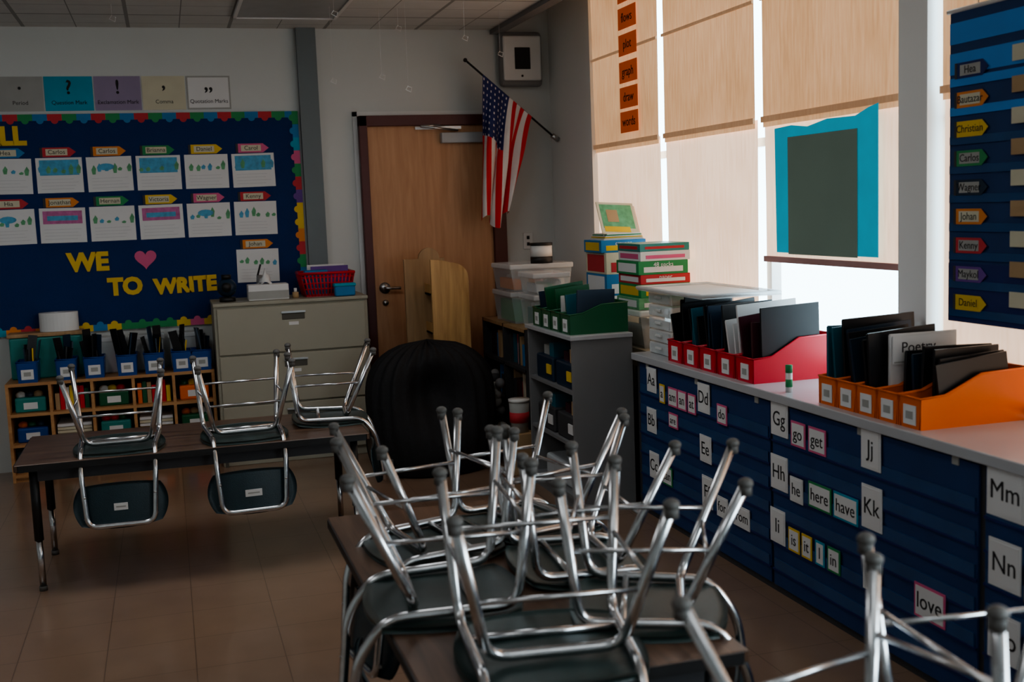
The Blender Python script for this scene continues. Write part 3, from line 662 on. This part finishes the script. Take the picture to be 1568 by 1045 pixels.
# ---------------------------------------------------------------- tables
def table(x0,x1,y0,y1,m,z=.56):
    b=B('classroom_table')
    b.box(x0+.004,x1-.004,y0+.004,y1-.004,z-.028,z,m,.003)
    rim=[(x0+.02,y0),(x1-.02,y0),(x1,y0+.02),(x1,y1-.02),(x1-.02,y1),(x0+.02,y1),(x0,y1-.02),(x0,y0+.02)]
    b.prism([(p[0],p[1]) for p in rim],'Z',z-.030,z-.003,BLACK)
    b.box(x0+.06,x1-.06,y0+.06,y0+.085,z-.085,z-.03,GREYD); b.box(x0+.06,x1-.06,y1-.085,y1-.06,z-.085,z-.03,GREYD)
    b.box(x0+.06,x0+.085,y0+.06,y1-.06,z-.085,z-.03,GREYD); b.box(x1-.085,x1-.06,y0+.06,y1-.06,z-.085,z-.03,GREYD)
    for (x,y) in ((x0+.07,y0+.07),(x1-.07,y0+.07),(x0+.07,y1-.07),(x1-.07,y1-.07)):
        b.tube([(x,y,z-.03),(x,y,.22)],.019,BLACK,12); b.tube([(x,y,.24),(x,y,.015)],.014,CHROME,12); b.tube([(x,y,.02),(x,y,0)],.017,GLIDE,12)
    return b.done()
table(-.67,.82,5.03,5.72,TABX); t1=table(.44,1.17,2.17,3.68,TABW); table(.80,1.55,.25,1.74,TABW)
# ---------------------------------------------------------------- chair mesh (built upside down: seat face resting at z=0)
def chairmesh():
    b=B('student_chair'); G=Matrix.Diagonal((-1,1,-1,1))
    r=.0115
    side=[(.19,.185,-.350),(.165,.15,-.035),(.150,-.14,-.028),(.150,-.205,.06),(.135,-.232,.285)]
    path=side+[(-x,y,z) for (x,y,z) in reversed(side)]
    b.tube(path,r,CHROME,12,.045,M=G)
    rear=[(.20,-.205,-.350),(.135,-.07,-.040)]
    b.tube(rear+[(-x,y,z) for (x,y,z) in reversed(rear)],r,CHROME,12,.045,M=G)
    fl=lambda z:(.165+(.19-.165)*((-z-.035)/.315),.15+.035*((-z-.035)/.315),z)
    rl_=lambda z:(.135+.065*((-z-.04)/.31),-.07-.135*((-z-.04)/.31),z)
    for s in (-1,1):
        a=fl(-.20);c=rl_(-.20); b.tube([(s*a[0],a[1],a[2]),(s*c[0],c[1],c[2])],.0055,CHROME,8,M=G)
    a=rl_(-.17); b.tube([(a[0],a[1],a[2]),(-a[0],a[1],a[2])],.0055,CHROME,8,M=G)
    a=fl(-.23); b.tube([(a[0],a[1],a[2]),(-a[0],a[1],a[2])],.0055,CHROME,8,M=G)
    b.tube([(.152,.06,-.030),(-.152,.06,-.030)],.009,CHROME,8,M=G)
    for s in (-1,1):
        for (x,y,z) in (side[0],rear[0]):
            b.ball((s*x,y,z-.002),.0165,GLIDE,1,1,.75,M=G); b.tube([(s*x,y,z+.022),(s*x,y,z)],.0135,GLIDE,10,M=G)
    def shell(W,D,fn,m,th):
        n=16; P=[]
        for i in range(n+1):
            for j in range(n+1):
                u=i/n*2-1; v=j/n*2-1
                su=u*math.sqrt(1-v*v*.28); sv=v*math.sqrt(1-u*u*.28)
                P.append(fn(su*W/2,sv*D/2,su,sv))
        top=P; 
        fs=[(i*(n+1)+j,(i+1)*(n+1)+j,(i+1)*(n+1)+j+1,i*(n+1)+j+1) for i in range(n) for j in range(n)]
        N=(n+1)**2; bot=[Vector(p)+Vector(th) for p in P]
        fs2=[tuple(reversed([k+N for k in f])) for f in fs]
        ed=[i*(n+1) for i in range(n+1)]+[n*(n+1)+j for j in range(1,n+1)]+[i*(n+1)+n for i in range(n-1,-1,-1)]+[j for j in range(n-1,0,-1)]
        fe=[(ed[k],ed[(k+1)%len(ed)],ed[(k+1)%len(ed)]+N,ed[k]+N) for k in range(len(ed))]
        b.add(list(top)+bot,fs+fs2+fe,m,True,G)
    shell(.385,.36,lambda x,y,u,v:(x,y+.005,-.010*(1-u*u)*(1-v*v)-.018*max(0,v)**3),SEAT,(0,0,-.014))
    shell(.385,.19,lambda x,y,u,v:(x,-.215+.030*u*u-.03*(v*.5),.205+y),BACKP,(0,.010,0))
    for s in (-1,1):
        for z in (.16,.25): b.ball((s*.142,-.222-.0*z,z),.008,STEEL,M=G,seg=8,rg=5)
    return b.mesh()
CH=chairmesh()
def chair(x,y,ang,z=.56,s=1.0):
    """ang: direction the backrest points, degrees from -Y counter-clockwise"""
    o=bpy.data.objects.new('student_chair',CH); o.location=(x,y,z+.001); o.rotation_euler=(0,0,math.radians(ang)); o.scale=(s,s,s); S.collection.objects.link(o); return o
# left table
c1=chair(-.255,5.225,-1); c2=chair(.28,5.22,3); chair(.70,5.44,84)
for c_,w_ in ((c1,.028),(c2,.036)):
    b=B('name_label'); b.box(-w_,w_,-.2190,-.2160,-.225,-.195,WHITE); b.box(-w_*.7,w_*.7,-.2195,-.2190,-.213,-.207,GREYC)
    l=b.done(True); l.parent=c_
# centre table  (back to -X = -90, +X = 90)
chair(.60,2.74,-95,s=1.10); chair(.68,3.19,-80,s=1.02)
chair(1.06,2.47,66,s=1.05); chair(1.02,2.87,86,s=1.03); chair(1.02,3.30,104,s=1.03)
chair(.745,2.30,-8,s=1.09)
# right front table
chair(1.345,1.53,84,s=1.04); chair(.98,1.42,-78,s=1.03)
# ---------------------------------------------------------------- ceiling lights + clips
def troffer(x0,x1,y0,y1,on):
    b=B('ceiling_light'); b.box(x0+.01,x1-.01,y0+.01,y1-.01,ZC-.012,ZC-.001,FILLP if on else LIGHTP)
    for q in ((x0,x0+.02,y0,y1),(x1-.02,x1,y0,y1),(x0,x1,y0,y0+.02),(x0,x1,y1-.02,y1)): b.box(*q,ZC-.02,ZC-.001,WPAINT)
    b.done()
    if on:
        l=bpy.data.lights.new('ceiling_fill_lamp','AREA'); l.shape='RECTANGLE'; l.size=x1-x0-.06; l.size_y=y1-y0-.06; l.energy=on*FILL; l.color=(.95,.98,1)
        o=bpy.data.objects.new('ceiling_fill_lamp',l); o.location=((x0+x1)/2,(y0+y1)/2,ZC-.025); S.collection.objects.link(o)
troffer(.48,1.10,6.02,7.23,0)
for (x,y,p) in ((.48,4.19,38),(-1.35,4.19,44),(-1.35,.53,24),(.48,-.08,8)): troffer(x,x+.62,y,y+1.21,p)  # switched-on panels out of view, added as fill to brighten the room
# fill lamps added outside the unseen rear windows, standing in for daylight
for (y) in (.64,-.45,-1.55):
    l=bpy.data.lights.new('window_fill_lamp','AREA'); l.shape='RECTANGLE'; l.size=1.0; l.size_y=1.0; l.energy=60*WINFILL; l.color=(.88,.95,1)
    o=bpy.data.objects.new('window_fill_lamp',l); o.location=(XW+.25,y,1.35); o.rotation_euler=(0,math.radians(90),0); S.collection.objects.link(o)
for (x,y,l) in ((.95,6.3,.12),(1.25,6.6,.42),(1.38,6.5,.5),(1.0,6.8,.42),(1.42,6.9,.1),(1.75,6.6,.2),(2.05,6.9,.25),(-.2,6.9,.06)):
    b=B('hanging_paper_clip'); b.tube([(x,y,ZC),(x,y,ZC-l)],.0007,WHITE,5)
    b.tube([(x,y,ZC-l),(x-.015,y,ZC-l-.02),(x+.015,y,ZC-l-.035),(x+.02,y,ZC-l-.01),(x,y,ZC-l-.005)],.0025,WHITE,6); b.done()
# ---------------------------------------------------------------- world
w=bpy.data.worlds.new('sky'); S.world=w; w.use_nodes=True; nt=w.node_tree; bg=nt.nodes['Background']
bg.inputs[0].default_value=(.66,.88,1,1); bg.inputs[1].default_value=7.0
